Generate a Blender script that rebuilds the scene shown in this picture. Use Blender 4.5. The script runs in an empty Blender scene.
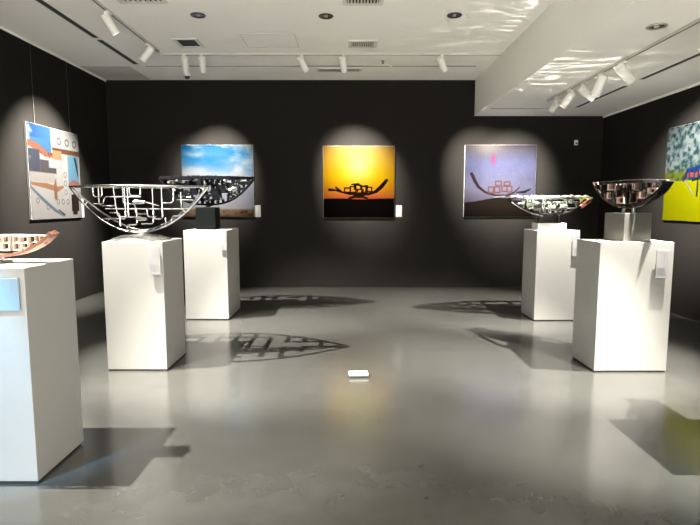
import bpy, bmesh, math, random
import numpy as np
from mathutils import Vector, Matrix, Quaternion
PI = math.pi
SC = bpy.context.scene
C = SC.collection

# ------------------------------------------------------------ camera
cam_d = bpy.data.cameras.new('camera'); cam = bpy.data.objects.new('camera', cam_d); C.objects.link(cam)
cam_d.sensor_width = 36; cam_d.lens = 526/700*36; cam_d.clip_start = .05
cam.location = (0, 0, 1.5); cam.rotation_euler = (PI/2 - math.atan(57.5/526), 0, 0)
SC.camera = cam
# ------------------------------------------------------------ world, added fill lamps, exposure
w = bpy.data.worlds.new('sky'); SC.world = w; w.use_nodes = True
bg = w.node_tree.nodes['Background']; bg.inputs[0].default_value = (.62, .8, 1, 1); bg.inputs[1].default_value = 1.0
SC.view_settings.view_transform = 'Standard'; SC.view_settings.look = 'None'
SC.view_settings.gamma = 1; SC.view_settings.exposure = 0.2
SC.view_settings.use_curve_mapping = False
P_SCULPT = 3000      # watts of a track lamp lighting a sculpture
P_PICT = 2700        # watts of a track lamp lighting a picture
P_FILL = 20  # watts of the added fill lamp behind the camera
P_UP = 740          # watts of the added uplight that brightens the ceiling
P_DOWN = 70
def area(name, loc, rot, sx, sy, power, col):
    l = bpy.data.lights.new(name, 'AREA'); l.shape = 'RECTANGLE'; l.size = sx; l.size_y = sy
    l.energy = power; l.color = col
    o = bpy.data.objects.new(name, l); C.objects.link(o); o.location = loc; o.rotation_euler = rot
    return o
area('added_front_fill', (-.9, -3.45, 1.5), (PI/2 + .1, 0, 0), 6.2, 2.5, P_FILL, (1, .985, .94))  # added fill lamp behind the camera, brightens faces turned towards it
area('added_ceiling_uplight', (.5, -3.2, .35), (PI/2 + .92, 0, 0), 6.0, .5, P_UP, (1, .95, .85))  # added lamp, low and unseen, tilted up to brighten the ceiling

# ------------------------------------------------------------ materials
def mat(name, col, rough=.5, metal=0, spec=.5, noise=0, nscale=8, bump=0, bscale=60, emit=None, estr=0, rvar=0, det=5):
    m = bpy.data.materials.new(name); m.use_nodes = True
    nt = m.node_tree; b = nt.nodes['Principled BSDF']
    b.inputs['Base Color'].default_value = (*col, 1); b.inputs['Roughness'].default_value = rough
    b.inputs['Metallic'].default_value = metal; b.inputs['Specular IOR Level'].default_value = spec
    tc = nt.nodes.new('ShaderNodeTexCoord')
    if noise or rvar:
        n = nt.nodes.new('ShaderNodeTexNoise'); n.inputs['Scale'].default_value = nscale; n.inputs['Detail'].default_value = det
        nt.links.new(tc.outputs['Object'], n.inputs['Vector'])
        if noise:
            r = nt.nodes.new('ShaderNodeValToRGB'); r.color_ramp.interpolation = 'EASE'; r.color_ramp.elements[0].position = .15; r.color_ramp.elements[1].position = .85
            r.color_ramp.elements[0].color = (*[c*(1-noise) for c in col], 1)
            r.color_ramp.elements[1].color = (*[min(1, c*(1+noise)) for c in col], 1)
            nt.links.new(n.outputs['Fac'], r.inputs['Fac']); nt.links.new(r.outputs['Color'], b.inputs['Base Color'])
        if rvar:
            mr = nt.nodes.new('ShaderNodeMapRange'); mr.inputs[1].default_value = .1; mr.inputs[2].default_value = .9
            mr.inputs[3].default_value = rough-rvar; mr.inputs[4].default_value = rough+rvar
            nt.links.new(n.outputs['Fac'], mr.inputs[0]); nt.links.new(mr.outputs[0], b.inputs['Roughness'])
    if bump:
        n2 = nt.nodes.new('ShaderNodeTexNoise'); n2.inputs['Scale'].default_value = bscale; n2.inputs['Detail'].default_value = 3
        nt.links.new(tc.outputs['Object'], n2.inputs['Vector'])
        bp = nt.nodes.new('ShaderNodeBump'); bp.inputs['Strength'].default_value = bump; bp.inputs['Distance'].default_value = .01
        nt.links.new(n2.outputs['Fac'], bp.inputs['Height']); nt.links.new(bp.outputs['Normal'], b.inputs['Normal'])
    if emit:
        b.inputs['Emission Color'].default_value = (*emit, 1); b.inputs['Emission Strength'].default_value = estr
    return m
M = dict(
    wall=mat('dark_wall_paint', (.0145, .0133, .0118), .9, noise=.06, nscale=3, bump=.1, bscale=120, spec=.05),
    ceil=mat('white_ceiling_paint', (.90, .885, .83), .75, noise=.015, nscale=1.5, spec=.3),
    beam=mat('beam_paint', (.86, .85, .80), .75, noise=.015, nscale=1.5, spec=.3),
    floor=mat('epoxy_floor', (.056, .056, .051), .19, noise=.12, nscale=7, spec=1.0, det=8),
    ped=mat('white_pedestal_paint', (.335, .329, .312), .45, noise=.012, nscale=4, spec=.4),
    pedgap=mat('dark_plinth_gap', (.03, .03, .03), .7),
    steel=mat('stainless_steel', (.56, .555, .54), .24, 1, rvar=.06, nscale=30),
    polish=mat('polished_steel', (.80, .81, .77), .24, 1, rvar=.05, nscale=12),
    black=mat('black_polished_metal', (.005, .005, .006), .22, 0, spec=.22, rvar=.06, nscale=20),
    blackm=mat('black_steel_block', (.004, .005, .005), .4, 0, spec=.08),
    darksteel=mat('dark_polished_steel', (.07, .068, .065), .16, .9),
    copper=mat('rose_copper', (.40, .19, .13), .34, .75, noise=.12, nscale=25),
    coppl=mat('pale_rose_metal', (.86, .66, .55), .34, .7, noise=.08, nscale=30),
    cream=mat('cream_lacquer', (.52, .45, .37), .4, .2, noise=.06, nscale=25),
    bronze=mat('dark_bronze', (.20, .14, .12), .26, .9, noise=.2, nscale=20),
    brushed=mat('brushed_steel_block', (.36, .35, .31), .38, .85, rvar=.08, nscale=30),
    mint=mat('pale_green_enamel', (.55, .66, .48), .3, .4),
    coral=mat('coral_enamel', (.72, .25, .18), .3, .3),
    plate=mat('white_base_plate', (.84, .83, .80), .3),
    wcard=mat('white_wall_card', (.36, .355, .34), .5),
    card=mat('white_caption_card', (.34, .335, .335), .5),
    bcard=mat('pale_blue_caption_card', (.22, .33, .42), .5),
    ink=mat('grey_print', (.30, .31, .33), .6),
    track=mat('track_profile', (.50, .49, .45), .5),
    groove=mat('track_groove', (.06, .055, .05), .6),
    head=mat('white_lamp_housing', (.74, .73, .68), .42, spec=.4),
    lens=mat('lamp_lens', (.9, .88, .8), .2, emit=(1, .93, .8), estr=6),
    slot=mat('dark_slot', (.035, .033, .03), .8),
    vent=mat('vent_enamel', (.66, .65, .60), .5),
    chrome=mat('downlight_ring', (.5, .47, .42), .3, .6),
    dim=mat('unlit_downlight_bowl', (.06, .055, .05), .3, .5),
    bulb=mat('downlight_glass', (.35, .34, .32), .15),
    wire=mat('hanging_wire', (.10, .095, .085), .5, .5),
    edge=mat('canvas_edge', (.55, .54, .52), .7),
    plastic=mat('white_plastic', (.8, .8, .78), .35),
    dark=mat('dark_plastic', (.03, .03, .03), .4),
    frame=mat('added_window_metal', (.2, .2, .2), .4, .6),
    glass=None)
g = bpy.data.materials.new('added_window_glass'); g.use_nodes = True
nt = g.node_tree; nt.nodes.remove(nt.nodes['Principled BSDF'])
tr = nt.nodes.new('ShaderNodeBsdfTransparent'); gl = nt.nodes.new('ShaderNodeBsdfGlossy'); gl.inputs['Roughness'].default_value = .02
mx = nt.nodes.new('ShaderNodeMixShader'); mx.inputs[0].default_value = .06
nt.links.new(tr.outputs[0], mx.inputs[1]); nt.links.new(gl.outputs[0], mx.inputs[2])
nt.links.new(mx.outputs[0], nt.nodes['Material Output'].inputs['Surface']); M['glass'] = g

# ------------------------------------------------------------ helpers
def obj(name, bm, m, parent=None, smooth=False, mats=None):
    me = bpy.data.meshes.new(name); bm.normal_update(); bm.to_mesh(me); bm.free()
    for mm in (mats or [m]): me.materials.append(mm)
    if smooth:
        for p in me.polygons: p.use_smooth = True
        me.set_sharp_from_angle(angle=math.radians(40))
    o = bpy.data.objects.new(name, me); C.objects.link(o)
    if parent: o.parent = parent
    return o
def pieces(name, bm, m, parent, smooth=False):
    """every separate piece of bm becomes a part of its own"""
    me = bpy.data.meshes.new('tmp'); bm.to_mesh(me); bm.free()
    n = len(me.vertices); par = list(range(n))
    def find(a):
        while par[a] != a: par[a] = par[par[a]]; a = par[a]
        return a
    for e in me.edges:
        a, b = find(e.vertices[0]), find(e.vertices[1])
        if a != b: par[a] = b
    isl = {}
    for p in me.polygons: isl.setdefault(find(p.vertices[0]), []).append(list(p.vertices))
    out = []
    for fs in isl.values():
        b2 = bmesh.new(); vm = {}
        for f in fs:
            for v in f:
                if v not in vm: vm[v] = b2.verts.new(me.vertices[v].co)
            b2.faces.new([vm[v] for v in f])
        out.append(obj(name, b2, m, parent, smooth))
    bpy.data.meshes.remove(me); return out
def thing(name, label, cat, loc=(0, 0, 0), rz=0, group=None):
    o = bpy.data.objects.new(name, None); C.objects.link(o); o.empty_display_size = .1
    o.location = loc; o.rotation_euler = (0, 0, rz); o['label'] = label; o['category'] = cat
    if group: o['group'] = group
    return o
def tag(o, label, cat, group=None):
    o['label'] = label; o['category'] = cat
    if group: o['group'] = group
    return o
def struct(name, bm, m, mats=None):
    o = obj(name, bm, m, mats=mats); o['kind'] = 'structure'; return o
def box(bm, x0, x1, y0, y1, z0, z1, bev=0, mi=0, mtx=None):
    r = bmesh.ops.create_cube(bm, size=1)
    vs = r['verts']
    for v in vs:
        v.co = Vector(((x0+x1)/2 + v.co.x*(x1-x0), (y0+y1)/2 + v.co.y*(y1-y0), (z0+z1)/2 + v.co.z*(z1-z0)))
        if mtx: v.co = mtx @ v.co
    fs = {f for v in vs for f in v.link_faces}
    for f in fs: f.material_index = mi
    if bev:
        es = {e for v in vs for e in v.link_edges}
        bmesh.ops.bevel(bm, geom=list(es), offset=bev, segments=2, affect='EDGES', profile=.5)
    return bm
def B(*a, **k): return box(bmesh.new(), *a, **k)
def lathe(bm, prof, n=32, mtx=None, cap=True):
    rings = []
    for (r, z) in prof:
        ring = []
        for i in range(n):
            a = 2*PI*i/n; p = Vector((r*math.cos(a), r*math.sin(a), z))
            ring.append(bm.verts.new(mtx @ p if mtx else p))
        rings.append(ring)
    for a, b in zip(rings, rings[1:]):
        for i in range(n): bm.faces.new((a[i], a[(i+1) % n], b[(i+1) % n], b[i]))
    if cap:
        bm.faces.new(rings[0][::-1]); bm.faces.new(rings[-1])
    return bm
def sweep(bm, pts, sec, closed=False, up=Vector((0, 1, 0))):
    """sec: cross-section points (a along 'up' hint, b along the other normal)"""
    pts = [Vector(p) for p in pts]; n = len(pts); rings = []
    for i, p in enumerate(pts):
        if closed: t = (pts[(i+1) % n]-p).normalized() + (p-pts[i-1]).normalized(); 
        else: t = (pts[min(i+1, n-1)]-p).normalized() + (p-pts[max(i-1, 0)]).normalized()
        if t.length < 1e-6: t = pts[min(i+1, n-1)]-p
        t.normalize()
        s = up - t*up.dot(t)
        if s.length < .05: s = Vector((1, 0, 0)) - t*t.x
        s.normalize(); q = t.cross(s)
        # mitre
        k = 1.0
        if (closed or 0 < i < n-1):
            d = (pts[(i+1) % n]-p).normalized(); k = 1/max(.6, t.dot(d))
        rings.append([bm.verts.new(p + s*a + q*b*k) for a, b in sec])
    m = len(sec)
    for i in range(n if closed else n-1):
        a, b = rings[i], rings[(i+1) % n]
        for j in range(m): bm.faces.new((a[j], a[(j+1) % m], b[(j+1) % m], b[j]))
    if not closed:
        bm.faces.new(rings[0][::-1]); bm.faces.new(rings[-1])
def rnd(r, n=8): return [(r*math.cos(2*PI*i/n), r*math.sin(2*PI*i/n)) for i in range(n)]
def rect(a, b, c=.18):   # a along up, b across; chamfered
    k = min(a, b)*c
    return [(-a, -b+k), (-a+k, -b), (a-k, -b), (a, -b+k), (a, b-k), (a-k, b), (-a+k, b), (-a, b-k)]
def fillet(pts, r, seg=4):
    out = [Vector(pts[0])]
    for i in range(1, len(pts)-1):
        a, p, b = Vector(pts[i-1]), Vector(pts[i]), Vector(pts[i+1])
        ra = min(r, (a-p).length*.48, (b-p).length*.48)
        pa = p + (a-p).normalized()*ra; pb = p + (b-p).normalized()*ra
        for k in range(seg+1):
            t = k/seg; out.append(pa*(1-t)**2 + p*2*t*(1-t) + pb*t*t)
    out.append(Vector(pts[-1])); return out

# ------------------------------------------------------------ the room
XL, XR, YB, YF, ZC, ZL, XB = -4.32, 4.51, 9.57, -3.5, 3.69, 3.07, 2.21
struct('floor', B(XL-.2, XR+.2, YF-.2, YB+.2, -.1, 0), M['floor'])
struct('wall_back', B(XL-.2, XR+.2, YB, YB+.2, 0, ZC+.2), M['wall'])
struct('wall_left', B(XL-.2, XL, YF, YB, 0, ZC+.2), M['wall'])
struct('wall_right', B(XR, XR+.2, YF, YB, 0, ZC+.2), M['wall'])
struct('ceiling', B(XL, XR, YF, YB, ZC, ZC+.2), M['ceil'])
struct('trim_1', B(XB, XR, YF, YB, ZL, ZC), M['beam'])
struct('trim_2', B(XL, XL+.02, YF, YB, ZC-.025, ZC), M['ceil'])
struct('trim_3', B(XR-.02, XR, YF, YB, ZL-.03, ZL), M['ceil'])
# wall behind the camera, with a window invented to bring in fill light
bm = bmesh.new(); wx0, wx1, wz0, wz1 = -4.0, 2.2, .25, 2.75
box(bm, XL-.2, wx0, YF-.2, YF, 0, ZC+.2); box(bm, wx1, XR+.2, YF-.2, YF, 0, ZC+.2)
box(bm, wx0, wx1, YF-.2, YF, 0, wz0); box(bm, wx0, wx1, YF-.2, YF, wz1, ZC+.2)
struct('wall_front', bm, M['wall'])
bm = bmesh.new()
for i in range(5):
    x = wx0 + (wx1-wx0)*i/4; box(bm, max(wx0, x-.03), min(wx1, x+.03), YF-.14, YF-.08, wz0, wz1)
box(bm, wx0, wx1, YF-.14, YF-.08, wz0, wz0+.05); box(bm, wx0, wx1, YF-.14, YF-.08, wz1-.05, wz1)
wf = struct('added_window_1', bm, M['frame'])
gp = obj('added_window_pane', B(wx0, wx1, YF-.115, YF-.105, wz0, wz1), M['glass'], wf)

# ------------------------------------------------------------ pictures
N = 170
gx = (np.arange(N+1)/N)
U, V = np.meshgrid(gx, gx)
rs = np.random.RandomState(4)
def vnoise(sx, sy, seed, octv=4):
    r = np.random.RandomState(seed); out = np.zeros_like(U); amp = 1; tot = 0
    for o in range(octv):
        nx, ny = int(sx*2**o)+2, int(sy*2**o)+2
        gr = r.rand(ny+1, nx+1); x = U*(nx-1); y = V*(ny-1)
        xi = np.clip(x.astype(int), 0, nx-1); yi = np.clip(y.astype(int), 0, ny-1); fx = x-xi; fy = y-yi
        fx = fx*fx*(3-2*fx); fy = fy*fy*(3-2*fy)
        v = (gr[yi, xi]*(1-fx)+gr[yi, xi+1]*fx)*(1-fy) + (gr[yi+1, xi]*(1-fx)+gr[yi+1, xi+1]*fx)*fy
        out += v*amp; tot += amp; amp *= .5
    return out/tot
def rgb(*c): return np.array(c)/255.
def canvas(c): return np.ones((N+1, N+1, 3))*rgb(*c)
def mixc(img, c, a):
    a = np.clip(a, 0, 1)[..., None]; c = rgb(*c) if isinstance(c, tuple) else c
    return img*(1-a)+c*a
def grad(stops):
    img = np.zeros((N+1, N+1, 3)); vs = [s[0] for s in stops]
    for k in range(3): img[..., k] = np.interp(V, vs, [s[1][k]/255. for s in stops])
    return img
def sd_poly(pts):
    d = np.full_like(U, 9.)
    for (x0, y0), (x1, y1) in zip(pts, pts[1:]):
        dx, dy = x1-x0, y1-y0; t = np.clip(((U-x0)*dx+(V-y0)*dy)/(dx*dx+dy*dy+1e-9), 0, 1)
        d = np.minimum(d, np.hypot(U-x0-t*dx, V-y0-t*dy))
    return d
def stroke(img, pts, wd, c, soft=.004):
    return mixc(img, c, (wd-sd_poly(pts))/soft+.5)
def tapered(img, pts, c):      # pts: (u, v, halfwidth)
    for (x0, y0, a), (x1, y1, b) in zip(pts, pts[1:]):
        dx, dy = x1-x0, y1-y0; t = np.clip(((U-x0)*dx+(V-y0)*dy)/(dx*dx+dy*dy), 0, 1)
        img = mixc(img, c, (a+(b-a)*t-np.hypot(U-x0-t*dx, V-y0-t*dy))/.004+.5)
    return img
def area_c(img, x0, x1, y0, y1, c):
    return mixc(img, c, np.minimum(np.minimum(U-x0, x1-U), np.minimum(V-y0, y1-V))/.004+.5)
def loops(img, items, wd, c):
    for x0, x1, y0, y1 in items: img = stroke(img, [(x0, y0), (x1, y0), (x1, y1), (x0, y1), (x0, y0)], wd, c)
    return img
def pic_sunset():
    im = grad([(0, (22, 18, 14)), (.27, (215, 84, 62)), (.33, (240, 130, 60)), (.45, (250, 185, 20)), (.58, (252, 218, 10)), (.8, (246, 214, 80)), (1, (238, 208, 130))])
    d = np.hypot((U-.5)*1.0, (V-.72)*.9); im = mixc(im, (255, 248, 175), np.exp(-(d/.2)**2)*.85)
    im = mixc(im, (235, 150, 40), np.clip(np.abs(U-.5)*1.6-.25, 0, .5))
    im = mixc(im, (20, 17, 14), (.268+.006*np.sin(U*9)-V)/.004+.5)
    k = (38, 24, 14)
    im = tapered(im, [(.09, .395, .022), (.16, .39, .012), (.25, .365, .012), (.36, .34, .016), (.5, .33, .018), (.64, .335, .018), (.74, .37, .022), (.82, .44, .028), (.89, .525, .022)], k)
    im = tapered(im, [(.18, .425, .014), (.25, .37, .012)], k)
    im = loops(im, [(.3, .38, .36, .42), (.38, .46, .36, .44), (.44, .53, .4, .46), (.54, .62, .36, .44), (.6, .68, .37, .43), (.48, .56, .35, .4)], .009, k)
    im = stroke(im, [(.4, .47), (.5, .475), (.52, .445), (.62, .45), (.62, .42)], .01, k)
    im = tapered(im, [(.36, .275, .012), (.44, .3, .02), (.55, .3, .02), (.62, .275, .012)], k)
    return im
def pic_night():
    n = vnoise(5, 5, 3)
    im = grad([(0, (52, 44, 40)), (.22, (150, 140, 165)), (.4, (172, 170, 205)), (.75, (150, 155, 205)), (1, (128, 118, 128))])
    im = mixc(im, (235, 225, 210), np.exp(-(((U-.3)/.22)**2+((V-1)/.13)**2))*.8)  # spotlight's glow at the top edge, painted into the print
    im = mixc(im, (105, 105, 150), (n-.5)*.8)
    im = mixc(im, (220, 90, 150), np.exp(-(((U-.4)/.035)**2+((V-.8)/.07)**2))*.75)
    r = np.random.RandomState(9)
    for i in range(110):
        x, y, s = r.rand(), .3+r.rand()*.68, .0025+.003*r.rand()
        im = mixc(im, (232, 230, 245), np.exp(-(((U-x)**2+(V-y)**2)/s**2))*.7)
    im = mixc(im, (62, 52, 46), (.2+.07*np.exp(-((U-.5)/.3)**2)-V)/.006+.5)
    im = mixc(im, (40, 34, 32), np.clip((.16-V)*5, 0, 1)*.8)
    k = (88, 66, 72)
    im = tapered(im, [(.1, .6, .024), (.15, .5, .024), (.2, .42, .02), (.3, .345, .014), (.45, .3, .014), (.6, .3, .013), (.7, .34, .01), (.78, .42, .006)], k)
    im = tapered(im, [(.74, .345, .008), (.85, .35, .016), (.93, .39, .008)], (50, 46, 60))
    kk = (158, 108, 104)
    im = loops(im, [(.34, .41, .34, .42), (.43, .5, .34, .42), (.44, .52, .44, .5), (.53, .6, .36, .43), (.6, .67, .35, .43), (.56, .64, .44, .49)], .009, kk)
    im = stroke(im, [(.42, .28), (.5, .285), (.58, .29)], .008, (225, 220, 215))
    return im
def pic_sky():
    n = vnoise(4, 7, 11, 5); n2 = vnoise(3, 9, 21, 5)
    im = grad([(0, (150, 120, 95)), (.1, (190, 165, 135)), (.12, (222, 220, 228)), (.35, (205, 212, 235)), (.42, (188, 205, 235)), (.62, (165, 205, 240)), (1, (70, 155, 220))])
    im = mixc(im, (28, 140, 215), np.clip((n2-.42)*3, 0, 1)*np.clip((V-.62)*5, 0, 1)*np.clip(1.25-U, 0, 1))
    im = mixc(im, (245, 246, 250), np.clip((n-.45)*4, 0, 1)*np.clip((V-.3)*4, 0, 1)*(.45+.5*U))
    im = mixc(im, (244, 240, 244), np.exp(-((V-.58+.1*U)/.1)**2)*.7)
    im = mixc(im, (118, 84, 58), np.clip((vnoise(18, 40, 5)-.5)*5, 0, 1)*np.clip((.11-V)*30, 0, 1))
    im = mixc(im, (96, 80, 68), (.012-V)/.004+.5)
    return im
def pic_collage():
    n = vnoise(6, 6, 31, 5)
    im = canvas((232, 226, 220))
    im = area_c(im, 0, .42, .72, 1, (70, 135, 205)); im = mixc(im, (30, 80, 160), np.clip((.4-U)*2, 0, .6)*((V > .86) & (U < .42)))
    im = mixc(im, (222, 230, 240), np.clip((n-.5)*5, 0, 1)*((V > .72) & (U < .42)))
    im = tapered(im, [(0, .8, .03), (.15, .77, .04), (.3, .71, .035), (.48, .69, .02), (.62, .66, .01)], (188, 112, 78))
    im = mixc(im, (120, 66, 46), np.clip((vnoise(20, 20, 7)-.55)*6, 0, 1)*(sd_poly([(0, .78), (.3, .71), (.5, .68)]) < .035))
    im = area_c(im, 0, .2, .5, .74, (78, 82, 100)); im = area_c(im, .2, .5, .5, .64, (92, 84, 88))
    im = mixc(im, (150, 156, 172), np.clip((n-.5)*6, 0, 1)*((V > .5) & (V < .66) & (U < .45)))
    im = area_c(im, .44, 1, .79, .955, (226, 226, 222))
    for cx in (.58, .74, .9):
        im = mixc(im, (120, 118, 118), (.012-np.abs(np.hypot(U-cx, (V-.87)*1.0)-.035))/.006)
    im = area_c(im, .44, 1, .735, .79, (120, 72, 40)); im = area_c(im, .44, .62, .62, .76, (205, 160, 110))
    im = area_c(im, .74, .97, .4, .73, (120, 185, 225)); im = tapered(im, [(.9, .7, .02), (.93, .6, .02), (.95, .5, .01)], (55, 50, 62))
    im = tapered(im, [(.76, .38, .03), (.85, .4, .05), (.96, .39, .03)], (205, 120, 105))
    im = area_c(im, .62, .72, .2, .62, (238, 236, 232))
    for cy in (.5, .4, .3): im = mixc(im, (150, 148, 148), (.008-np.abs(np.hypot(U-.67, V-cy)-.028))/.006)
    im = area_c(im, .36, .62, .56, .66, (212, 220, 226)); im = area_c(im, 0, .46, .4, .5, (214, 206, 200))
    im = tapered(im, [(.02, .38, .014), (.3, .36, .03), (.5, .33, .03), (.62, .36, .012)], (192, 132, 92))
    im = tapered(im, [(.48, .45, .006), (.46, .36, .03), (.46, .24, .03)], (170, 116, 86))
    im = tapered(im, [(0, .35, .012), (.2, .22, .02), (.42, .1, .02), (.6, .03, .012)], (120, 136, 160))
    for cx, cy in ((.12, .2), (.3, .13), (.5, .19), (.6, .19), (.7, .19)):
        im = mixc(im, (130, 128, 130), (.008-np.abs(np.hypot(U-cx, V-cy)-.026))/.006)
    im = area_c(im, .78, .94, .08, .28, (42, 26, 24)); im = area_c(im, .8, .9, .04, .1, (42, 26, 24)); im = area_c(im, .74, .96, .28, .36, (225, 226, 232))
    im = tapered(im, [(.5, .1, .006), (.62, .04, .01)], (40, 40, 46))
    return im
def pic_field():
    n = vnoise(22, 22, 41, 4); n2 = vnoise(4, 3, 42)
    im = canvas((128, 156, 160))
    im = mixc(im, (196, 208, 208), np.clip((n-.46)*6, 0, 1)*.85); im = mixc(im, (58, 84, 86), np.clip((.42-n)*8, 0, .8))
    im = mixc(im, (150, 165, 60), np.exp(-((V-.46-.04*n2)/.05)**2)); im = mixc(im, (60, 90, 30), np.clip((vnoise(20, 20, 8)-.5)*5, 0, 1)*np.exp(-((V-.45)/.04)**2))
    im = mixc(im, (228, 226, 12), (.42-V)/.006+.5); im = mixc(im, (205, 212, 20), np.clip((.4-V)*1.5, 0, .5)*n)
    im = tapered(im, [(.33, .42, .01), (.4, .5, .04), (.52, .5, .05), (.66, .52, .05), (.84, .56, .03)], (52, 72, 130))
    im = tapered(im, [(.42, .47, .035), (.52, .46, .03), (.62, .52, .02)], (226, 110, 60))
    im = loops(im, [(.42, .5, .44, .54), (.56, .66, .46, .56), (.68, .78, .48, .58)], .012, (40, 90, 170))
    im = tapered(im, [(.48, .42, .015), (.6, .44, .015), (.8, .44, .015)], (44, 66, 84))
    for x in (.56, .7): im = stroke(im, [(x, .42), (x, .26)], .012, (58, 78, 80))
    im = stroke(im, [(.36, .42), (.5, .28)], .01, (215, 215, 190))
    return im
def lin(a): return np.where(a <= .04045, a/12.92, ((a+.055)/1.055)**2.4)
PG = .095
pm = bpy.data.materials.new('photographic_print'); pm.use_nodes = True
pb = pm.node_tree.nodes['Principled BSDF']; at_ = pm.node_tree.nodes.new('ShaderNodeAttribute'); at_.attribute_name = 'print'
pm.node_tree.links.new(at_.outputs['Color'], pb.inputs['Base Color']); pb.inputs['Roughness'].default_value = .6; pb.inputs['Specular IOR Level'].default_value = .0
def picture(name, label, img, loc, rz, W=1.28, H=1.28, wires=False):
    """local frame: x right, z up, faces -y; origin at bottom centre on the wall"""
    t = thing(name, label, 'picture', loc, rz, 'square prints on the dark walls')
    D = .035
    bm = B(-W/2, W/2, -D+.001, -.001, 0, H, bev=.003)
    obj('stretcher_frame', bm, M['edge'], t)
    me = bpy.data.meshes.new('print')
    vx = (U-.5)*(W-.004); vz = V*(H-.004)+.002
    co = np.stack([vx.ravel(), np.full(vx.size, -D), vz.ravel()], 1)
    i = np.arange(N); I, J = np.meshgrid(i, i); a = (J*(N+1)+I).ravel()
    fc = np.stack([a, a+1, a+N+2, a+N+1], 1)
    me.from_pydata(co.tolist(), [], fc.tolist()); me.materials.append(pm)
    ca = me.color_attributes.new('print', 'FLOAT_COLOR', 'POINT')
    col = np.ones((co.shape[0], 4)); col[:, :3] = lin(np.clip(img, 0, 1)).reshape(-1, 3)*PG
    ca.data.foreach_set('color', col.ravel().astype(np.float32))
    o = bpy.data.objects.new('print', me); C.objects.link(o); o.parent = t
    if wires:
        for s in (-.32, .36):
            bm = bmesh.new(); sweep(bm, [(s*W, -.012, H-.01), (s*W, -.012, ZC-loc[2])], rnd(.0022, 6), up=Vector((0, 1, 0)))
            obj('hanging_wire', bm, M['wire'], t)
    return t
picture('framed_print', 'square collage print of sculptures on the left wall, hung from two wires', pic_collage()*.84+.15, (XL, 7.78, 1.3), PI/2, W=1.34, H=1.3, wires=True)
picture('framed_print', 'square blue sky and white cloud print behind the black sculpture', pic_sky(), (-2.37, YB, 1.284), 0)
picture('framed_print', 'square yellow and orange sunset print with black boat silhouette, centre of back wall', pic_sunset(), (.158, YB, 1.266), 0)
picture('framed_print', 'square lavender starry sky print with curved boat over dark hill', pic_night()*.92, (2.69, YB, 1.284), 0)
picture('framed_print', 'square print of bright yellow field under grey-green trees on right wall', pic_field(), (XR, 6.92, 1.286), -PI/2)

def caption(label, loc, rz=0, W=.1, H=.21, m='card', lines=1, gap=.003, group='small caption cards'):
    t = thing('caption_card', label, 'label', loc, rz, group)
    obj('card', B(-W/2, W/2, -gap-.006, -gap+.0, 0, H, bev=.001), M[m], t)
    if gap > .004:
        bm = bmesh.new()
        for x in (-W*.3, W*.3):
            for z in (H*.2, H*.8): box(bm, x-.008, x+.008, -gap, 0, z-.008, z+.008)
        pieces('standoff', bm, M['dark'], t)
    bm = bmesh.new(); r = random.Random(int(loc[0]*100)+7); y = -gap-.0068
    # vertical title columns and a few small rows of text
    for k in range(3):
        x = W*(.34-.22*k); z = H*.93; end = H*(.55+.1*k)
        while z > end:
            h = H*.035; box(bm, x-.0035, x+.0035, y, y+.001, z-h, z-h*.1); z -= H*.05
    for k in range(5):
        z = H*(.36-.06*k); x = -W*.4; xe = W*(.1+.3*r.random())
        while x < xe:
            wv = .004+.006*r.random(); box(bm, x, x+wv, y, y+.001, z, z+H*.014); x += wv+.003
    obj('printed_text', bm, M['ink'], t)
    return t
caption('small white caption card on the wall right of the sunset print', (.885, YB, 1.285), W=.11, H=.21, m='wcard', group='wall caption cards')
caption('small white caption card on the wall right of the blue sky print', (-1.665, YB, 1.285), W=.10, H=.21, m='wcard', group='wall caption cards')
caption('narrow white caption card at the far lower edge of the wall collage print', (XL, 8.52, 1.3), PI/2, W=.1, H=.3, m='wcard', group='wall caption cards')

# ------------------------------------------------------------ pedestals
def pedestal(label, x0, x1, y0, y1, h=1.175):
    t = thing('display_pedestal', label, 'pedestal', ((x0+x1)/2, (y0+y1)/2, 0), 0, 'white display pedestals')
    a, b = (x1-x0)/2, (y1-y0)/2
    obj('plinth_foot', B(-a+.012, a-.012, -b+.012, b-.012, 0, .014), M['pedgap'], t)
    obj('body', B(-a, a, -b, b, .014, h, bev=.003), M['ped'], t)
    return t
PH = 1.175
pedestal('white box pedestal at the left photo edge carrying the rose copper boat', -2.30, -1.687, 2.70, 3.19)
pedestal('white box pedestal under the large silver wire boat', -2.2, -1.662, 4.65, 5.2)
pedestal('white box pedestal under the black boat sculpture, before the blue print', -2.15, -1.59, 6.78, 7.51)
pedestal('white box pedestal under the shiny steel boat on a white slab, right rear', 2.39, 2.94, 6.72, 7.23)
pedestal('white box pedestal carrying the bronze boat on its steel block, right front', 2.2, 2.85, 4.61, 5.09)
pedestal('white box pedestal just beyond the right photo edge, seen by its shadow', 2.27, 2.85, 2.78, 3.22)
caption('pale blue caption card on the front of the left edge pedestal', (-1.83, 2.70, .955), W=.24, H=.17, m='bcard', gap=.012, group='pedestal caption cards')
caption('white caption card on the front of the silver wire boat pedestal', (-1.735, 4.65, .885), W=.11, H=.25, gap=.014, group='pedestal caption cards')
caption('white caption card on the front of the pedestal under the black boat', (-1.635, 6.78, .92), W=.09, H=.2, gap=.014, group='pedestal caption cards')
caption('white caption card on the front of the right rear pedestal', (2.885, 6.72, .85), W=.09, H=.28, gap=.014, group='pedestal caption cards')
caption('white caption card on the front of the right front pedestal', (2.745, 4.61, .86), W=.11, H=.25, gap=.014, group='pedestal caption cards')

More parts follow.
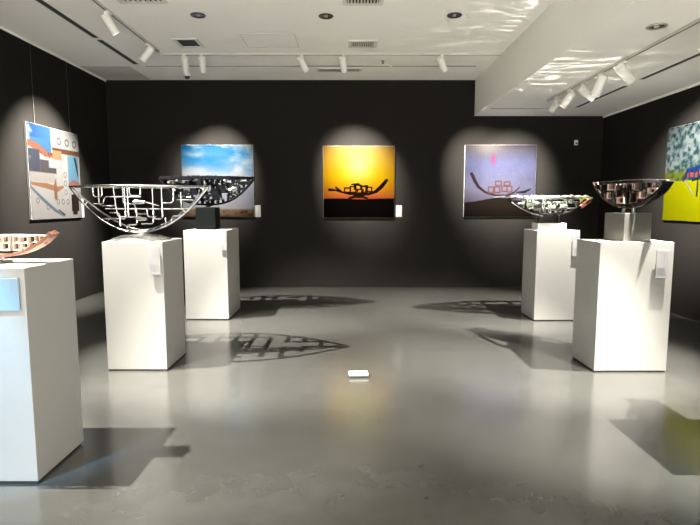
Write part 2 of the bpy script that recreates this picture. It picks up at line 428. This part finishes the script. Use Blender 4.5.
# ------------------------------------------------------------ sculptures
class Hull:
    def __init__(s, L, zb, zt, W, e=2.0, wp=.6, lift=0, le=6):
        s.L, s.zb, s.zt, s.W, s.e, s.wp, s.lift, s.le = L, zb, zt, W, e, wp, lift, le
    def zk(s, x): u = min(1, abs(x/s.L)); return s.zb + (s.ztop(x)-s.zb)*(1-(1-u**s.e)**(1.0))
    def ztop(s, x): u = min(1, abs(x/s.L)); return s.zt + s.lift*u**s.le
    def p(s, x, z, side):
        x = max(-s.L, min(s.L, x)); k = s.zk(x); zt = s.ztop(x)
        t = 0 if zt-k < 1e-5 else max(0, min(1, (z-k)/(zt-k)))
        return Vector((x, side*s.W*(1-(x/s.L)**2)*t**s.wp, k+(zt-k)*t))
    def map(s, pts, side, r=.02, step=.03):
        f = fillet([(x, 0, z) for x, z in pts], r); out = []
        for a, b in zip(f, f[1:]):
            n = max(1, int((b-a).length/step))
            for i in range(n):
                q = a.lerp(b, i/n); out.append(s.p(q.x, q.z, side))
        out.append(s.p(f[-1].x, f[-1].z, side))
        res = [out[0]]
        for q in out[1:]:
            if (q-res[-1]).length > 1e-4: res.append(q)
        return res
    def rim(s, side, n=40): return [s.p(-s.L+2*s.L*i/n, 9, side) for i in range(n+1)]
    def keel(s, off=0, n=48, k=1.0): return [Vector((x, off*(1-(x/s.L)**2), s.zk(x))) for x in [(-s.L+2*s.L*i/n)*k for i in range(n+1)]]
def meander(h, seed, n, cell, lo=.12, hi=.97, xl=.86):
    r = random.Random(seed); out = []; tries = 0
    def inside(x, z): return abs(x) < h.L*xl and z < h.zt*hi + h.zb*(1-hi) and z > h.zk(x)+ .01
    while len(out) < n and tries < 4000:
        tries += 1
        x = round(r.uniform(-h.L, h.L)/cell)*cell; z = h.zb + round(r.uniform(lo, hi)*(h.zt-h.zb)/cell*1.0)*cell
        if not inside(x, z): continue
        pts = [(x, z)]; hor = r.random() < .5
        for k in range(r.randint(3, 6)):
            ln = cell*r.choice((1, 1, 2, 2, 3) if hor else (1, 1, 2)); sg = r.choice((-1, 1))
            nx, nz = (x+sg*ln, z) if hor else (x, z+sg*ln)
            if not inside(nx, nz): 
                sg = -sg; nx, nz = (x+sg*ln, z) if hor else (x, z+sg*ln)
                if not inside(nx, nz): continue
            if (nx, nz) in pts: continue
            x, z = nx, nz; pts.append((x, z)); hor = not hor
        if len(pts) > 2: out.append(pts)
    return out
def grid_fill(h, cell, seed, drop=.35, top=True):
    """maze-like orthogonal lattice: grid edges with some left out"""
    r = random.Random(seed); segs = []
    nx = int(h.L*.9/cell); nz = int((h.zt-h.zb)/cell)
    for i in range(-nx, nx+1):
        for j in range(0, nz+1):
            x = i*cell; z = h.zt-j*cell
            if z < h.zk(x): continue
            z = max(h.zk(x), z - (cell*r.uniform(-.2, .3) if j else 0))
            if i < nx and r.random() > drop and z > h.zk(x+cell): segs.append([(x, z), (x+cell, z)])
            if r.random() > drop:
                zz = max(z-cell, h.zk(x)+.002)
                if z-zz > .012: segs.append([(x, z), (x, zz)])
    return segs

def deck(h, seed, cell, drop, bw, z=None, th=.006):
    """maze of flat bars lying in the plane of the rim"""
    r = random.Random(seed); bm = bmesh.new(); z = h.zt-.006 if z is None else z
    wy = lambda x: h.W*(1-(x/h.L)**2)
    n = int(h.L/cell)+1; m = int(h.W/cell)+1; up = Vector((0, 0, 1))
    for i in range(-n, n+1):
        for j in range(-m, m+1):
            x, y = (i+.0)*cell, j*cell
            if abs(x) > h.L*.95 or abs(y) > wy(x): continue
            if r.random() > drop and abs(x+cell) < h.L*.95:
                k = 1.0
                while abs(y) > wy(x+cell*k) and k > 0: k -= .1
                if k > .2: sweep(bm, [(x, y, z), (x+cell*k, y, z)], rect(th, bw), up=up)
            if r.random() > drop:
                y1 = max(-wy(x), min(wy(x), y+cell))
                if y1-y > .02: sweep(bm, [(x, y, z), (x, y1, z)], rect(th, bw), up=up)
    return bm
# 1. rose copper boat with cream lattice, low on the left pedestal
t = thing('boat_sculpture', 'small rose copper boat sculpture with cream lattice at left photo edge', 'sculpture', (-1.985, 2.95, PH), 0, 'boat shaped lattice sculptures')
h = Hull(.325, .042, .15, .055, e=2.2, lift=.022, le=5)
bm = bmesh.new(); sweep(bm, h.keel(), rect(.045, .009)); obj('hull', bm, M['copper'], t, True)
bm = bmesh.new(); sweep(bm, [(.27, 0, .11), (.29, 0, .145), (.335, 0, .178)], rect(.014, .009)); sweep(bm, [(-.27, 0, .11), (-.29, 0, .145), (-.335, 0, .178)], rect(.014, .009)); pieces('prow', bm, M['copper'], t, True)
for side, sd in ((-1, 5), (1, 8)):
    bm = bmesh.new()
    r = random.Random(sd)
    for x in np.arange(-.25, .25, .052):
        for z0, z1 in ((.075, .115), (.115, .152)):
            if z0 < h.zk(x)+.003 or z0 < h.zk(x+.045)+.003: z0 = max(h.zk(x), h.zk(x+.045))+.004
            if z1-z0 < .02 or r.random() < .12: continue
            y = side*.032+r.uniform(-.006, .006); dx = r.uniform(-.006, .01)
            sweep(bm, [(x+dx, y, z0), (x+.04+dx, y, z0), (x+.04+dx, y, z1), (x+dx, y, z1)], rect(.011, .0036), closed=True)
    sweep(bm, [(-.26, side*.03, .155), (-.1, side*.034, .155), (.1, side*.034, .157), (.24, side*.03, .154)], rect(.010, .0035))
    obj('lattice', bm, M['cream' if side < 0 else 'coppl'], t)
bm = bmesh.new()
for x in (-.04, .03): box(bm, x-.006, x+.006, -.01, .01, .012, .05)
pieces('post', bm, M['steel'], t)
obj('base', B(-.07, .05, -.06, .06, 0, .014, bev=.003), M['brushed'], t)

# 2. silver wire boat
t = thing('boat_sculpture', 'large silver wire boat sculpture with rounded pipe lattice on domed steel disc', 'sculpture', (-1.955, 4.925, PH), 0, 'boat shaped lattice sculptures')
h = Hull(.645, .075, .495, .29, e=2.1, wp=.22); hs = Hull(.645, .075, .495, .028, e=2.1, wp=.2)
obj('deck_lattice', deck(h, 12, .1, .33, .0115), M['steel'], t, True)
K = lambda px, py: ((px-350)/526*4.85+1.955, 1.5+(205-py)/526*4.85-PH)
bm = bmesh.new()
h2 = Hull(.645, .088, .5, .27, e=1.65)
sweep(bm, h.keel(-.05), rect(.010, .0065)); sweep(bm, h2.keel(.06), rect(.010, .0065))
for x in (-.5, -.3, -.1, .12, .32, .5):
    z = h.zk(x); q = (1-(x/h.L)**2); sweep(bm, [(x, -q*.05, z), (x, q*.06, h2.zk(x))], rnd(.004, 6), up=Vector((0, 0, 1)))
obj('keel', bm, M['steel'], t, True)
for sd in (-1, 1):
    bm = bmesh.new(); sweep(bm, h.rim(sd), rect(.011, .0065)); obj('rim', bm, M['steel'], t, True)
A = [[(92, 187), (92, 197), (101, 197), (101, 187)], [(92, 204), (102, 204), (103, 197), (141, 197)],
     [(113, 187), (114, 200), (116, 217), (140, 217)], [(124, 187), (124, 219), (100, 219)],
     [(129, 187), (129, 196), (140, 196), (140, 187)], [(104, 209), (192, 209)],
     [(135, 209), (135, 225), (124, 225), (126, 233)], [(161, 187), (161, 219), (152, 219), (152, 209)],
     [(173, 190), (172, 203), (162, 203)], [(180, 192), (180, 208), (184, 213), (196, 209)], [(164, 218), (163, 232)],
     [(127, 187), (127, 216)], [(146, 209), (146, 217), (155, 217)], [(134, 200), (148, 203), (158, 206)],
     [(192, 200), (176, 200)], [(118, 226), (118, 213), (108, 213)], [(170, 226), (170, 216), (182, 216)]]
Bk = [[(96, 188), (96, 206), (112, 206), (112, 196)], [(120, 187), (120, 204), (132, 204), (132, 214), (144, 214)],
      [(150, 188), (150, 224), (138, 224)]]
for sd, paths in ((-1, A), (1, Bk)):
    bm = bmesh.new()
    for pth in paths: sweep(bm, hs.map([K(*q) for q in pth], sd, r=.03), rnd(.0075, 8), up=Vector((.0, 1, .0)))
    obj('lattice', bm, M['steel'], t, True)
bm = bmesh.new()
for k, (x0, x1, z) in enumerate(((-.02, .1, .35), (.0, .11, .2))):
    y = -.12; lathe(bm, [(.002, x0), (.016, x0+.01), (.018, (x0+x1)/2), (.014, x1-.01), (.002, x1)], 12, Matrix.Translation((0, y, z)) @ Matrix.Rotation(PI/2, 4, 'Y'))
pieces('thick_tube', bm, M['steel'], t, True)
bm = bmesh.new(); lathe(bm, [(.272, 0), (.275, .006), (.25, .02), (.18, .042), (.08, .055), (.03, .062), (.025, .08)], 48)
obj('base', bm, M['polish'], t, True)

# 3. black boat
t = thing('boat_sculpture', 'black densely pierced boat sculpture on a black cube block', 'sculpture', (-1.91, 7.1, PH), 0, 'boat shaped lattice sculptures')
h = Hull(.63, .33, .68, .24, e=2.6); hs = Hull(.63, .33, .68, .045, e=2.6)
obj('deck_lattice', deck(h, 5, .085, .33, .017), M['black'], t)
bm = bmesh.new(); sweep(bm, h.keel(), rect(.03, .012)); obj('keel', bm, M['black'], t, True)
for sd in (-1, 1):
    bm = bmesh.new(); sweep(bm, h.rim(sd), rect(.012, .018)); 
    r = random.Random(3+sd)
    for i in range(46):     # knobbly upper edge
        x = -h.L*.96 + 2*h.L*.96*i/45; q = h.p(x, 9, sd); s = r.uniform(.008, .016)
        box(bm, q.x-s, q.x+s, q.y-.012, q.y+.012, q.z, q.z+r.uniform(.012, .026))
    obj('rim', bm, M['black'], t)
    bm = bmesh.new()
    for sg in grid_fill(h, .07, 21, .22):
        sweep(bm, hs.map(sg, sd), rect(.012, .013+.011*r.random(), .5), up=Vector((0, 1, 0)))
    for pth in meander(h, 40, 5, .085): sweep(bm, hs.map(pth, sd, r=.02), rect(.011, .016))
    obj('lattice', bm, M['black'], t)
bm = bmesh.new(); r = random.Random(77)
for i in range(38):
    x = r.uniform(-.52, .52); z = r.uniform(h.zk(x)+.03, h.zt-.02); q = hs.p(x, z, -1); s = r.uniform(.014, .032)
    if z < h.zk(x)+.02: continue
    box(bm, -s, s, -.005, .005, -s*.6, s*.6, mtx=Matrix.Translation((q.x, q.y-.012, q.z)) @ Matrix.Rotation(r.uniform(-.9, .9), 4, 'X') @ Matrix.Rotation(r.uniform(-.6, .6), 4, 'Z'))
pieces('glint_plate', bm, M['polish'], t)  # bright steel plates stand in for highlights on the black metal
bm = bmesh.new(); lathe(bm, [(.04, .29), (.03, .31), (.03, .34)], 20); obj('post', bm, M['blackm'], t, True)
obj('base', B(-.13, .13, -.13, .13, 0, .297, bev=.004), M['blackm'], t)

# 4. steel boat on white slab
t = thing('boat_sculpture', 'shiny steel boat sculpture with coral prow tip on a white slab', 'sculpture', (2.63, 6.97, PH), 0, 'boat shaped lattice sculptures')
h = Hull(.55, .2, .415, .2, e=2.3); hs = Hull(.55, .2, .415, .06, e=2.3)
obj('deck_lattice', deck(h, 9, .09, .4, .015), M['polish'], t, True)
bm = bmesh.new(); sweep(bm, h.keel(), rect(.04, .012)); obj('keel', bm, M['darksteel'], t, True)
bm = bmesh.new(); sweep(bm, [Vector((-.52, -.05, .36)), Vector((-.4, -.07, .28)), Vector((-.25, -.08, .21)), Vector((-.12, -.08, .18))], rect(.008, .006)); obj('bow_rod', bm, M['steel'], t, True)
for sd in (-1, 1):
    bm = bmesh.new(); r = random.Random(sd+9)
    sweep(bm, h.rim(sd), rect(.014, .014))
    for i in range(10):
        x = -.46+.1*i+r.uniform(-.02, .02); q = h.p(x, 9, sd); ln = r.uniform(.03, .06)
        sweep(bm, [(q.x-ln, q.y, q.z+.012), (q.x-ln*.4, q.y, q.z+.012+r.uniform(.004, .02)), (q.x+ln*.4, q.y, q.z+.02), (q.x+ln, q.y, q.z+.008)], rnd(.014))
    obj('rim', bm, M['polish'], t, True)
    bm = bmesh.new()
    for sg in grid_fill(h, .07, 61, .38): sweep(bm, hs.map(sg, sd), rect(.014, .012))
    for pth in meander(h, 64, 3, .08): sweep(bm, hs.map(pth, sd, r=.02), rnd(.012, 8))
    obj('lattice', bm, M['polish'], t, True)
bm = bmesh.new(); 
for x, z in ((-.3, .33), (-.24, .345), (-.02, .3), (.14, .31)): lathe(bm, [(.004, -.05), (.02, -.04), (.022, 0), (.018, .04), (.004, .05)], 12, Matrix.Translation((x, -.12, z)) @ Matrix.Rotation(PI/2, 4, 'Y'))
pieces('enamel_bar', bm, M['mint'], t, True)
bm = bmesh.new(); sweep(bm, [(.52, 0, .385), (.46, -.01, .345), (.40, -.012, .30)], rect(.03, .022)); obj('prow', bm, M['coral'], t, True)
bm = bmesh.new()
for x in (-.13, .12): sweep(bm, [(x, 0, .09), (x*1.05, 0, .22)], rect(.03, .012))
box(bm, -.14, .13, -.03, .03, .185, .205); box(bm, -.2, .14, -.08, -.06, .09, .1)
obj('leg', bm, M['darksteel'], t)
obj('base', B(-.185, .185, -.12, .12, 0, .09, bev=.004), M['plate'], t)

# 5. bronze boat on steel block
def bronze_boat(label, loc, rz, seed, group=None):
    t = thing('boat_sculpture', label, 'sculpture', loc, rz, 'boat shaped lattice sculptures')
    h = Hull(.335, .3, .52, .09, e=2.2, lift=.02)
    bm = bmesh.new(); sweep(bm, h.keel(), rect(.05, .007)); obj('hull', bm, M['bronze'], t, True)
    hd = Hull(.335, .3, .53, .13, e=2.2); obj('deck_lattice', deck(hd, seed, .075, .35, .013), M['bronze'], t)
    for sd in (-1, 1):
        bm = bmesh.new(); sweep(bm, hd.rim(sd), rect(.007, .013)); obj('rim', bm, M['darksteel'], t)
    bm = bmesh.new()
    sweep(bm, [(.17, 0, .365), (.24, 0, .405), (.30, 0, .465), (.34, 0, .53)], rect(.07, .012)); sweep(bm, [(-.27, 0, .43), (-.31, 0, .48), (-.33, 0, .54)], rect(.028, .016))
    pieces('prow', bm, M['darksteel'], t, True)
    r = random.Random(seed)
    cells = [(-.27, -.19, .45, .525, 'bronze'), (-.2, -.12, .39, .45, 'coppl'), (-.18, -.11, .465, .53, 'coppl'), (-.1, -.04, .40, .50, 'bronze'),
             (-.09, -.03, .345, .395, 'coppl'), (-.02, .03, .37, .545, 'bronze'), (.045, .12, .455, .53, 'coppl'), (.04, .1, .35, .44, 'bronze'),
             (.11, .17, .385, .445, 'coppl'), (.135, .21, .47, .53, 'bronze'), (.19, .25, .43, .47, 'coppl')]
    for x0, x1, z0, z1, m in cells:
        z0 = max(z0, h.zk(x0)+.008, h.zk(x1)+.008)
        if z1-z0 < .02: continue
        y = r.uniform(-.03, .03); dz = r.uniform(-.004, .004); w = r.uniform(.022, .045)
        bm = bmesh.new(); sweep(bm, [(x0, y, z0+dz), (x1, y, z0+dz), (x1, y, z1+dz), (x0, y, z1+dz)], rect(w, .006, .3), closed=True)
        obj('box_lattice', bm, M[m], t)
    for sd in (-1, 1):
        bm = bmesh.new(); sweep(bm, [(-.34, sd*.02, .53), (-.15, sd*.05, .535), (.02, sd*.055, .545), (.16, sd*.05, .545), (.33, sd*.03, .535)], rect(.012, .008))
        obj('rim', bm, M['bronze'], t)
        bm = bmesh.new()
        for pth in ([(-.24, .45), (-.12, .45), (-.12, .36)], [(.0, .34), (.0, .45), (.14, .45), (.14, .53)], [(-.06, .53), (-.06, .46), (.03, .46)], [(.18, .53), (.18, .42), (.24, .42)]):
            sweep(bm, h.map(pth, sd, r=.01), rect(.012, .008))
        obj('lattice', bm, M['darksteel'], t)
    bm = bmesh.new()
    for x in (-.045, .045): lathe(bm, [(.014, .25), (.014, .315)], 12, Matrix.Translation((x, 0, 0)))
    pieces('post', bm, M['brushed'], t, True)
    o = obj('base', B(-.138, .138, -.138, .138, 0, .252, bev=.003, mtx=Matrix.Rotation(math.radians(66), 4, 'Z')), M['brushed'], t)
    return t
bronze_boat('dark bronze boat sculpture with rose box lattice on a square steel block', (2.565, 4.87, PH), math.radians(-56), 30)
bronze_boat('boat sculpture just beyond the right photo edge, seen by its shadow', (2.58, 3.01, PH), math.radians(80), 50).scale = (.72, .72, .8)

# small white box on the floor
t = thing('floor_socket_box', 'small white rectangular box with dark edge lying on the open floor', 'box', (.075, 4.5, 0), math.radians(4))
obj('dark_base', B(-.088, .088, -.052, .052, 0, .014, bev=.003), M['dark'], t)
obj('white_lid', B(-.084, .084, -.046, .052, .014, .034, bev=.006), M['plastic'], t)

# ------------------------------------------------------------ ceiling fittings
def track(label, p0, p1):
    p0, p1 = Vector(p0), Vector(p1); d = p1-p0; L = d.length; a = math.atan2(d.y, d.x)
    t = thing('lighting_track', label, 'track', p0, a, 'lighting tracks')
    obj('profile', B(0, L, -.017, .017, -.028, 0, bev=.002), M['track'], t)
    obj('groove', B(.01, L-.01, -.006, .006, -.0295, -.024), M['groove'], t)
    return t
track('white lighting track running along the left side of the ceiling', (-2.73, 1.0, ZC), (-2.73, 7.78, ZC))
track('white lighting track running across the ceiling before the back wall', (-2.73, 7.92, ZC), (2.2, 7.92, ZC))
track('white lighting track under the lowered right ceiling', (2.96, 1.5, ZL), (2.96, 8.1, ZL))
def track_lamp(label, x, y, zc, target, power, angle=60, blend=.6, L=.2, R=.048, col=(1, .955, .87), drop=.1, soft=.008, square=False):
    t = thing('track_spotlight', label, 'spotlight', (x, y, zc-.028), 0, 'white track spotlights')
    piv = Vector((0, 0, -drop)); tgt = Vector(target)-Vector((x, y, zc-.028)); d = (tgt-piv).normalized()
    q = d.to_track_quat('-Z', 'Y').to_matrix().to_4x4(); mt = Matrix.Translation(piv) @ q
    obj('adapter', B(-.02, .02, -.05, .05, -.026, 0, bev=.003), M['head'], t)
    bm = bmesh.new(); lathe(bm, [(.008, -drop+.02), (.008, -.024)], 12); obj('stem', bm, M['head'], t)
    bm = bmesh.new(); Ri = R*.86
    lathe(bm, [(.004, .08), (R*.8, .078), (R*.92, .066), (R, .05), (R, -L+.06), (R*.98, -L+.055), (Ri, -L+.055), (Ri*.9, -L+.085)], 28, mt, cap=False)
    obj('housing', bm, M['head'], t, True)
    bm = bmesh.new()
    for s in (-1, 1): box(bm, s*(R+.002)-.003, s*(R+.002)+.003, -.01, .01, -.012, .085, mtx=mt)
    box(bm, -R-.005, R+.005, -.01, .01, .083, .089, mtx=mt)
    obj('yoke', bm, M['head'], t)
    bm = bmesh.new(); lathe(bm, [(.001, -L+.078), (Ri*.93, -L+.08)], 28, mt); obj('lens', bm, M['lens'], t)
    if power:
        l = bpy.data.lights.new('spot', 'SPOT'); l.energy = power; l.spot_size = math.radians(angle); l.spot_blend = blend
        l.shadow_soft_size = soft; l.color = col
        lo = bpy.data.objects.new('spot', l); C.objects.link(lo); lo.parent = t
        lo.matrix_local = Matrix.Translation(piv + d*(L-.04)) @ q
    return t
S = P_SCULPT
track_lamp('white track spotlight above the left edge pedestal, out of frame', -2.73, 2.72, ZC, (-1.6, 3.3, .9), S*.75, 50)
track_lamp('white track spotlight on left track, out of frame over silver boat', -2.73, 4.3, ZC, (-1.5, 5.0, .9), S, 56)
track_lamp('nearer visible white spotlight on the left ceiling track', -2.73, 6.2, ZC, (-1.4, 7.2, .9), S, 56)
track_lamp('white spotlight at the far end of the left ceiling track', -2.73, 7.4, ZC, (XL, 7.55, 1.75), P_PICT*1.05, 66, .8)
track_lamp('white spotlight over the left wall out of frame, cool light on the nearest pedestal', -2.73, 1.2, ZC, (-2.15, 2.7, .75), 1200, 21, .6, col=(.28, .62, 1))
track_lamp('leftmost white spotlight hanging on the ceiling cross track', -2.4, 7.92, ZC, (-2.75, YB, 2.0), P_PICT*.15, 44, 1)
track_lamp('white spotlight on the cross track pointing at the blue sky print', -2.15, 7.92, ZC, (-2.37, YB, 2.1), P_PICT*.85, 47, 1)
track_lamp('white spotlight on cross track, left one of the middle pair', -.70, 7.92, ZC, (.1, YB, 2.1), P_PICT*.35, 46, 1)
track_lamp('white spotlight on cross track, straight before the sunset print', -.10, 7.92, ZC, (.16, YB, 2.1), P_PICT*.75, 47, 1)
track_lamp('rightmost white spotlight on the cross track, near the beam', 1.33, 7.92, ZC, (2.5, YB, 1.95), P_PICT*.9, 46, 1)
RS = P_SCULPT*.66
track_lamp('large white spotlight on right track close to the right photo edge', 2.96, 4.42, ZL, (2.42, 4.85, 1.1), RS, 64, .6, L=.24, R=.062, drop=.12)
track_lamp('white spotlight on right track nearest the round ceiling downlight', 2.96, 5.9, ZL, (4.51, 6.75, 1.9), P_PICT*.75, 66, .8, L=.22, R=.055, drop=.1)
track_lamp('white spotlight on right track, second of the far cluster', 2.96, 6.4, ZL, (2.45, 7.05, 1.1), RS*.9, 64, .6, L=.22, R=.055, drop=.1)
track_lamp('white spotlight on right track, third of the far cluster', 2.96, 6.85, ZL, (4.51, 7.1, 1.9), 20, 60, .8, L=.22, R=.055, drop=.1)
track_lamp('white spotlight on right track, fourth of the far cluster', 2.96, 7.3, ZL, (1.2, 8.2, .3), 60, 60, .8, L=.2, R=.05, drop=.1)
track_lamp('farthest white spotlight on the right track', 2.96, 7.75, ZL, (2.9, YB, 2.05), P_PICT*.65, 54, 1, L=.2, R=.05, drop=.1)
track_lamp('white track spotlight above the off-frame right pedestal', 2.96, 2.7, ZL, (2.2, 3.45, .9), RS*.75, 56, .6, L=.24, R=.062, drop=.12)

# added upward spot with noise pattern, stands in for glints off the polished boat
l = bpy.data.lights.new('added_glint_gobo', 'SPOT'); l.energy = 140; l.spot_size = math.radians(100); l.spot_blend = .8; l.shadow_soft_size = .01; l.color = (1, .95, .85)
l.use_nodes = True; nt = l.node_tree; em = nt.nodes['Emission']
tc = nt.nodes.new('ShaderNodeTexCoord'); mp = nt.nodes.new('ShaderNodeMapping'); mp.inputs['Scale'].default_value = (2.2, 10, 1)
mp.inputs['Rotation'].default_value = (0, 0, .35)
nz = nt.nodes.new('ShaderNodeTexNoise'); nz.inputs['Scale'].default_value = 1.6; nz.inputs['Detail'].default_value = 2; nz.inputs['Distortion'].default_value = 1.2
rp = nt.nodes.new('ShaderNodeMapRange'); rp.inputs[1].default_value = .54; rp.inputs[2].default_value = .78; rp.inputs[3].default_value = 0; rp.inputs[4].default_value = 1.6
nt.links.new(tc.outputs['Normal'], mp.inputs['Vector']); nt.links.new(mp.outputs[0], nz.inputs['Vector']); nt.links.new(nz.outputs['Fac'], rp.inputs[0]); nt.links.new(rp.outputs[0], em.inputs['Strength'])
lo = bpy.data.objects.new('added_glint_gobo', l); C.objects.link(lo); lo.location = (2.55, 6.5, 1.75); lo.rotation_euler = (PI, 0, 0)

def slot(label, x0, x1, y0, y1, z, w=.05):
    t = thing('linear_air_slot', label, 'air slot', ((x0+x1)/2, (y0+y1)/2, z), 0, 'dark linear slots in the ceiling')
    a, b = (x1-x0)/2, (y1-y0)/2
    obj('slot', B(-a, a, -b, b, -.004, -.0005), M['slot'], t)
    bm = bmesh.new(); e = .01
    box(bm, -a-e, -a, -b-e, b+e, -.007, -.0005); box(bm, a, a+e, -b-e, b+e, -.007, -.0005)
    box(bm, -a, a, -b-e, -b, -.007, -.0005); box(bm, -a, a, b, b+e, -.007, -.0005)
    obj('slot_frame', bm, M['vent'], t)
slot('dark linear slot on the left ceiling, nearer length', -3.375, -3.30, 5.2, 7.2, ZC)
slot('dark linear slot on the left ceiling, farther length', -3.375, -3.30, 7.28, 8.5, ZC)
for x0, x1, lab in ((-3.25, -2.35, 'first from the left wall'), (-2.3, -.72, 'second from the left wall'), (-.68, .62, 'behind the sunset print spotlight'), (.67, 2.0, 'next to the ceiling beam')):
    slot('dark linear slot along the back ceiling, '+lab, x0, x1, 8.58, 8.64, ZC)
slot('dark linear slot on lowered ceiling running parallel to back wall', 2.3, 3.4, 8.78, 8.84, ZL)
slot('dark linear slot on lowered ceiling beside the cluster of spotlights', 3.62, 3.68, 7.15, 8.7, ZL)
slot('dark linear slot on lowered ceiling nearest the right photo edge', 3.62, 3.68, 4.0, 6.8, ZL)
def panel_outline(name, label, cat, x0, x1, y0, y1, m='ceil', wd=.008, fill=None):
    t = thing(name, label, cat, ((x0+x1)/2, (y0+y1)/2, ZC), 0); a, b = (x1-x0)/2, (y1-y0)/2
    obj('panel', B(-a+wd, a-wd, -b+wd, b-wd, -.004, -.0005), M[fill or 'ceil'], t)
    bm = bmesh.new()
    box(bm, -a, -a+wd, -b, b, -.007, -.0005); box(bm, a-wd, a, -b, b, -.007, -.0005); box(bm, -a+wd, a-wd, -b, -b+wd, -.007, -.0005); box(bm, -a+wd, a-wd, b-wd, b, -.007, -.0005)
    obj('frame', bm, M[m], t)
panel_outline('access_hatch', 'square access hatch outline in the white ceiling', 'hatch', -1.42, -.71, 7.04, 7.62, 'track')
panel_outline('ceiling_panel', 'blue-grey panel in the far left corner of the ceiling', 'panel', -4.28, -3.5, 8.62, 9.5, 'track', fill='vent')
def diffuser(label, x0, x1, y0, y1, n=5, m='vent', back='slot'):
    t = thing('air_vent', label, 'vent', ((x0+x1)/2, (y0+y1)/2, ZC), 0, 'air vents in the ceiling'); a, b = (x1-x0)/2, (y1-y0)/2; e = .045
    obj('backing', B(-a+e*.5, a-e*.5, -b+e*.5, b-e*.5, -.003, -.0005), M[back], t)
    bm = bmesh.new()
    box(bm, -a, -a+e, -b, b, -.014, -.0005, bev=.003); box(bm, a-e, a, -b, b, -.014, -.0005, bev=.003)
    box(bm, -a+e, a-e, -b, -b+e, -.014, -.0005, bev=.003); box(bm, -a+e, a-e, b-e, b, -.014, -.0005, bev=.003)
    obj('frame', bm, M['vent'], t)
    bm = bmesh.new()
    for i in range(n):
        x = -a+e+(2*a-2*e)*(i+.5)/n
        box(bm, -.002, .002, -b+e, b-e, -.012, .012, mtx=Matrix.Translation((x, 0, -.016)) @ Matrix.Rotation(.7, 4, 'Y'))
    obj('slats', bm, M[m], t)
diffuser('large square air vent cut by the top photo edge, left of centre', -2.5, -1.98, 5.5, 6.0, 8)
diffuser('square air vent cut by the top photo edge at centre', -.08, .36, 5.6, 6.05, 10)
diffuser('white louvred vent in ceiling above the sunset print', -.02, .37, 7.3, 7.62, 12)
diffuser('dark open vent in ceiling near left track', -2.36, -2.02, 7.22, 7.62, 0)
diffuser('long brown grille close to the back wall behind a spotlight', -.55, .2, 8.74, 8.95, 26, 'chrome')
def downlight(label, x, y, z, power, ring='chrome'):
    t = thing('ceiling_downlight', label, 'downlight', (x, y, z), 0, 'round ceiling downlights')
    bm = bmesh.new(); lathe(bm, [(.085, -.0005), (.088, -.008), (.08, -.014), (.068, -.012), (.062, -.004), (.06, -.001)], 32, cap=False); obj('ring', bm, M[ring], t, True)
    bm = bmesh.new(); lathe(bm, [(.064, -.006), (.045, -.003), (.001, -.002)], 32, cap=False); obj('reflector', bm, M['dim'], t, True)
    bm = bmesh.new(); lathe(bm, [(.024, -.003), (.024, -.01), (.014, -.016), (.002, -.018)], 20, cap=False); obj('bulb', bm, M['bulb'], t, True)
downlight('round recessed downlight, left one of the upper ceiling row', -1.76, 6.37, ZC, 0, 'dim')
downlight('round recessed downlight, middle one of the upper ceiling row', -.28, 6.4, ZC, 0, 'dim')
downlight('round recessed downlight of the upper ceiling row, nearest the beam', 1.21, 6.37, ZC, 0, 'dim')
downlight('round downlight with brown ring in the lowered right ceiling', 2.706, 4.84, ZL, 0)
t = thing('sprinkler_head', 'tiny dark sprinkler head on the back part of the ceiling', 'sprinkler', (.505, 8.33, ZC))
bm = bmesh.new(); lathe(bm, [(.028, -.0005), (.026, -.006), (.01, -.01), (.008, -.035), (.02, -.038), (.02, -.042), (.002, -.043)], 16); obj('body', bm, M['slot'], t, True)
t = thing('dome_camera', 'small white dome camera on the ceiling near the far left corner', 'camera', (-2.74, 9.15, ZC))
bm = bmesh.new(); lathe(bm, [(.06, -.0005), (.06, -.03), (.052, -.036)], 24); obj('housing', bm, M['plastic'], t, True)
bm = bmesh.new(); lathe(bm, [(.045, -.036), (.04, -.058), (.024, -.074), (.003, -.08)], 24); obj('dome', bm, M['dark'], t, True)
t = thing('motion_sensor', 'small white motion sensor high on the dark back wall, right side', 'sensor', (4.03, YB, 2.56))
bm = bmesh.new(); box(bm, -.03, .03, -.035, -.0005, 0, .09, bev=.008); obj('housing', bm, M['plastic'], t)
bm = bmesh.new(); box(bm, -.02, .02, -.042, -.033, .012, .045, bev=.004); obj('lens', bm, M['dark'], t)
